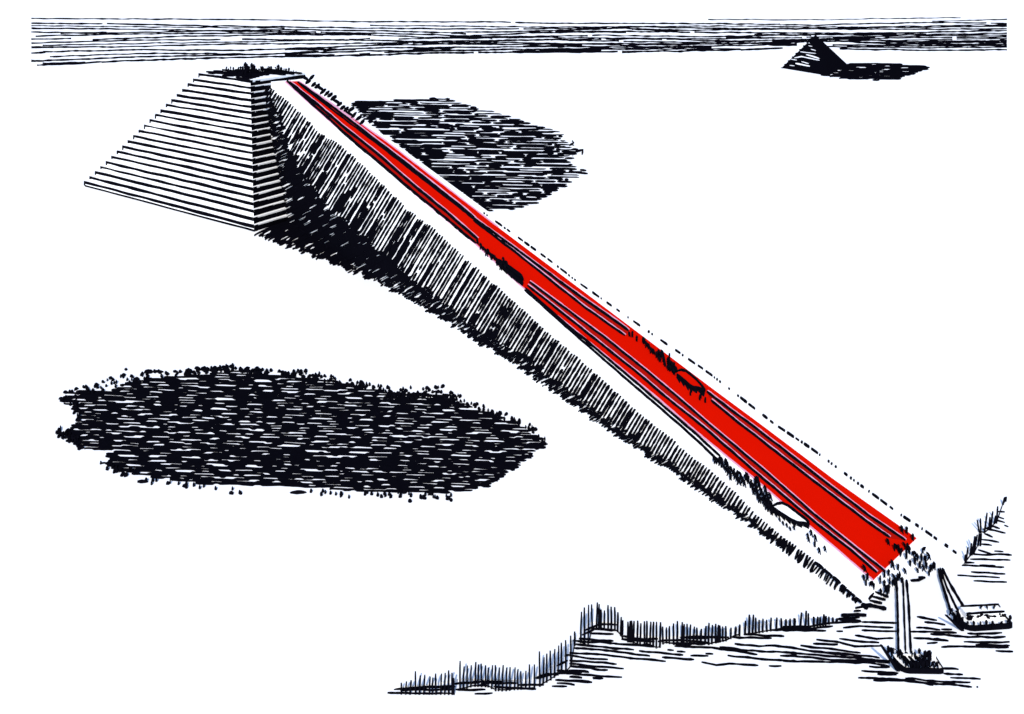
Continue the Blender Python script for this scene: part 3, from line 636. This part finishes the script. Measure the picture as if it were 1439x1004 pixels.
for px, py, h in ((318, 101, 6.5), (324, 99, 5), (328, 101, 6), (338, 100, 6), (345, 101, 12), (348, 104, 12), (354, 101, 11), (357, 103, 11), (352, 109, 8), (345, 109, 9), (342, 106, 8), (364, 103, 6), (369, 102, 8), (375, 103, 7), (381, 102, 8), (391, 102, 10), (395, 103, 8), (399, 103, 6), (406, 103, 7), (412, 104, 5), (333, 104, 6), (310, 104, 4), (313, 102.5, 5), (321, 103, 6), (341, 102, 8), (350, 103, 9), (360, 104, 7), (367, 101, 7), (372, 103, 6), (378, 101, 7), (385, 104, 6), (388, 102, 7), (402, 104, 7), (409, 105, 5), (416, 104, 4), (335, 102, 7), (346, 107, 8)):
    person(px, py, h, SUMMIT, R.choice(('stand', 'lift', 'stand')), R.uniform(0, 6.28), T5, 'crowd on the summit')

# ------------------------------------------------------------------ sledges
def sledge(name_label, upper, lower, rim_w, hull_w, fill, z_lift, ropes):
    c = RAMP(sum(q[0] for q in upper + lower) / len(upper + lower), sum(q[1] for q in upper + lower) / len(upper + lower))[0]
    s = empty('sledge', c); tag(s, name_label, 'sledge')
    top = on_plane(A_toe + nrm * z_lift, nrm)
    f = MB(); slab(f, upper + lower[::-1], top, .10, fill, -.35); f.build('deck', MATS, s)
    f = MB(); stroke(f, upper, rim_w, top, .35, 0, wob=.3); f.build('runner', MATS, s)
    f = MB(); stroke(f, lower, rim_w, top, .35, 0, wob=.3)
    for i in range(len(lower) - 1):                                # deep near side reaching down to the road
        (xa, ya), (xb, yb) = lower[i], lower[i + 1]
        pa, pb = top(xa, ya)[0], top(xb, yb)[0]; qa, qb = RAMP(xa - hull_w[0] * .2, ya + hull_w[0])[0], RAMP(xb - hull_w[1] * .2, yb + hull_w[1])[0]
        f.add([pa, pb, qb, qa], [[0, 1, 2, 3]], 0)
    f.build('runner', MATS, s)
    for r in ropes:
        f = MB(); stroke(f, r, 2.4, top, .3, 0); f.build('hauling_rope', MATS, s)
    return s
sledge('boat shaped sledge with a pale white deck on the lower left edge of the ramp', [(1085, 713), (1092, 709.5), (1099, 708.5), (1107, 712), (1115, 718), (1124, 725), (1132, 731), (1137, 736)],
       [(1085, 714), (1090, 718), (1097, 722.5), (1104, 727), (1112, 732), (1119, 735.5), (1128, 736.5), (1138, 738)], 2.6, (3, 6), 1, .7, [[(1068, 700), (1086, 714)], [(1072, 704), (1090, 722)]])
sledge('boat shaped sledge with an open red middle on the right track of the ramp', [(951, 523), (957, 521), (964, 522.5), (970, 527), (978, 534), (985, 542), (991, 550)],
       [(951, 527), (957, 532), (963, 537), (969, 542.5), (974, 545.5), (981, 546), (991, 551)], 2.7, (5, 9), 2, .6, [[(938, 510), (952, 524)]])
sledge('low black sledge on the upper left track of the roadway', [(700, 366), (708, 371), (716, 377), (724, 383), (732, 389), (735, 394)],
       [(700, 370), (706, 376), (713, 382), (720, 388), (727, 394), (735, 399)], 4.4, (3, 4), 0, .8, [[(680, 350), (702, 368)]])

# ------------------------------------------------------------------ barges, gangways
def barge(label, bow, stern, wpx, hullh, stem, cargo=None):
    """bow, stern: picture points of the near waterline; wpx: depth of the deck seen above it"""
    b0, s0 = WATER(*bow)[0], WATER(*stern)[0]; ax = (s0 - b0).normalized(); cr = Vector((-ax.y, ax.x, 0))
    if cr.y < 0: cr = -cr
    L = (s0 - b0).length; W = WATER(bow[0], bow[1] - wpx)[0].y - b0.y
    root = empty('barge', (b0 + s0) / 2 + cr * W / 2); tag(root, label, 'barge')
    n = 12; near, far_ = [], []
    for i in range(n + 1):
        f = i / n; wdt = W * (1 - (1 - min(1, f / .25)) ** 2 * .75) * (1 - max(0, (f - .9) / .1) ** 2 * .1); rise = hullh * (1 + .9 * max(0, 1 - f / .2) ** 2 + .12 * ns(f * 9, 3.0))
        mid = b0 + ax * (L * f) + cr * W / 2
        near.append((mid - cr * wdt / 2, rise)); far_.append((mid + cr * wdt / 2, rise))
    hull = MB()
    for side, m in ((near, 0), (far_, 1)):
        o = len(hull.v)
        for (p, r) in side: hull.v += [p - UP * .4, p + UP * r, p + UP * r + cr * (.22 if side is near else -.22), p + UP * (hullh * .45) + cr * (.22 if side is near else -.22)]
        for i in range(n):
            k = o + 4 * i
            for q in range(3): hull.face([k + q, k + q + 1, k + q + 5, k + q + 4], m if q < 2 else (0 if side is near else 1))
    hull.add([near[0][0] - UP * .4, near[0][0] + UP * near[0][1], far_[0][0] + UP * far_[0][1], far_[0][0] - UP * .4], [[0, 1, 2, 3]], 0)
    hull.add([near[-1][0] - UP * .4, near[-1][0] + UP * near[-1][1], far_[-1][0] + UP * far_[-1][1], far_[-1][0] - UP * .4], [[0, 1, 2, 3]], 0)
    hull.build('hull', MATS, root)
    dk = MB(); o = 0; zz = hullh * .5
    dk.add([p + UP * zz for p, r in near] + [p + UP * zz for p, r in far_], [[i, i + 1, n + 2 + i, n + 1 + i] for i in range(n)], 1); dk.build('deck', MATS, root)
    st = MB(); sc = F / b0.y; o = 0                                    # tall raked stem post
    for i in range(7):
        f = i / 6; px = stem[0][0] + (stem[1][0] - stem[0][0]) * f; py = stem[0][1] + (stem[1][1] - stem[0][1]) * f
        p = b0 + cr * (W * .12) + ax * ((px - bow[0]) / sc) + UP * ((bow[1] - py) / sc * .98); r = (3.4 - 1.4 * f) / sc * 1.1
        for k in range(6): an = k * math.pi / 3; st.v.append(p + ax * r * math.cos(an) + cr * r * math.sin(an) + UP * 0)
    for i in range(6):
        for k in range(6): j = (k + 1) % 6; st.face([6 * i + k, 6 * i + j, 6 * i + 6 + j, 6 * i + 6 + k])
    st.face([36 + k for k in range(6)]); st.build('stem_post', MATS, root)
    return root, WATERZ + zz
T6 = 'crewman in dark clothing on the near barge at the bottom right'
b2, z2 = barge('dark river barge nearest the viewer with a raked bow and a standing crew', (1262, 947), (1327, 948), 21, 1.0, ((1263, 944), (1240, 909)))
DK2 = on_z(z2)
for l in ([(1272, 918), (1280, 927), (1293, 939)], [(1281, 919), (1296, 933)], [(1268, 921), (1284, 940)]):
    f = MB(); stroke(f, l, 2.8, DK2, .25, 0); f.build('rope', MATS, b2)
for a, b, h in ((628, 570, 9), (640, 575, 11), (655, 590, 12), (690, 600, 9), (710, 605, 10), (720, 625, 9), (735, 640, 11), (765, 660, 11), (780, 670, 10), (800, 665, 11), (815, 585, 10), (790, 600, 9), (838, 618, 9), (845, 640, 12), (862, 600, 11), (880, 605, 10), (852, 660, 13), (892, 655, 10), (917, 660, 11), (862, 680, 13), (830, 680, 10), (772, 590, 8), (808, 672, 9), (700, 588, 10), (826, 655, 12), (848, 610, 11), (872, 645, 12), (838, 680, 12), (790, 672, 11), (742, 650, 9)):
    person(1100 + a / 4.246, min(941, 780 + b / 4.246 + 5), h, DK2, R.choice(('stand', 'haul', 'lift')), R.uniform(0, 6.28), T6, 'crew of the near barge')
b1, z1_ = barge('dark river barge moored beyond the near one, loaded with a pale stone block', (1352, 889), (1424, 884), 24, 1.1, ((1354, 888), (1331, 866)))
DK1 = on_z(z1_)
# stone block on the far barge
blk = MB(); c0 = DK1(1358, 872)[0]; c1 = DK1(1412, 869)[0]; bx = (c1 - c0).normalized(); by = Vector((-bx.y, bx.x, 0)); Lb = (c1 - c0).length; Wb = 2.0; hb = 1.3
q = [c0, c1, c1 + by * Wb, c0 + by * Wb]; q = q + [p + UP * hb for p in q]
blk.add(q, [[4, 5, 6, 7], [0, 1, 5, 4], [1, 2, 6, 5], [2, 3, 7, 6], [3, 0, 4, 7]], 1)
o_ = blk.build('stone_block', MATS, None, (c0 + c1) / 2)
TOPB = on_z(z1_ + hb); FB = on_plane(c0, Vector((bx.y, -bx.x, 0)))
e = MB()
pj = lambda v: (CX + F * v.x / v.y, CY + F * (H - v.z) / v.y)
stroke(e, [pj(q[7]), pj(q[6]), (pj(q[6])[0] + 3, pj(q[6])[1] + 4)], 2.4, TOPB, .1, 0); stroke(e, [pj(q[4]), pj(q[5])], 2.6, TOPB, .1, 0, wob=.8)
x0, y0 = pj(q[0]); x1, y1 = pj(q[1])
for i in range(24):
    f = R.random(); hh = R.uniform(2, 8); stroke(e, [(x0 + (x1 - x0) * f, y0 + (y1 - y0) * f - hh), (x0 + (x1 - x0) * f + R.uniform(2, 5), y0 + (y1 - y0) * f - hh + .5)], R.uniform(1.8, 3), FB, .08, 0)
stroke(e, [(x0 + 1, y0 - 1), (x0 + 8, y0 - 6)], 8, FB, .1, 0)
e.build('dark_chipping', MATS, o_)
tag(o_, 'long pale stone block with dark chipped edges lying on the farther barge', 'stone block')
T7 = 'crewman in dark clothing on the farther barge beside the pale block'
for a, b, h in ((1000, 345, 9), (1015, 348, 7), (1045, 360, 12), (1055, 375, 12), (1040, 395, 9), (1062, 400, 10), (1355, 385, 9), (1340, 400, 8), (1300, 410, 7), (1140, 415, 8), (1180, 418, 8), (1215, 415, 9), (1250, 420, 8), (1360, 410, 9), (1100, 415, 7)):
    person(1100 + a / 4.246, min(885, 780 + b / 4.246 + 4), h, DK1, R.choice(('stand', 'bend', 'haul')), R.uniform(0, 6.28), T7, 'crew of the farther barge')
T8 = 'worker in dark clothing sitting low on top of the pale block'
for a in (1180, 1220, 1258): person(1100 + a / 4.246, 780 + 325 / 4.246, 6, TOPB, 'bend', R.uniform(0, 6), T8, 'workers on top of the pale block')

def gangway(label, lines, zt):
    surf = on_z(zt); allp = [p for l in lines for p in (l[0], l[-1])]
    c = surf(sum(p[0] for p in allp) / len(allp), sum(p[1] for p in allp) / len(allp))[0]
    r = empty('gangway', c); tag(r, label, 'gangway')
    f = MB(); slab(f, [lines[0][0], lines[0][-1], lines[-1][-1], lines[-1][0]], surf, 0.0, 1, -.25); f.build('deck', MATS, r)
    for l, wd in zip(lines, (3.4, 2.8, 3.4)):
        f = MB(); stroke(f, l, wd, surf, .22, 0, wob=.5); f.build('beam', MATS, r)
gangway('long narrow gangway of pale planks and dark beams down to the near barge', [[(1260, 817), (1261.5, 860), (1262.5, 915)], [(1269, 816), (1270.5, 860), (1272.5, 915)], [(1274, 816), (1277, 850), (1280, 918)]], .35)
gangway('short gangway widening from the landing down to the farther barge', [[(1318.5, 800), (1326, 828), (1336, 860)], [(1321, 800), (1331, 828), (1345, 858)], [(1324, 800), (1337, 825), (1356, 857)]], .35)
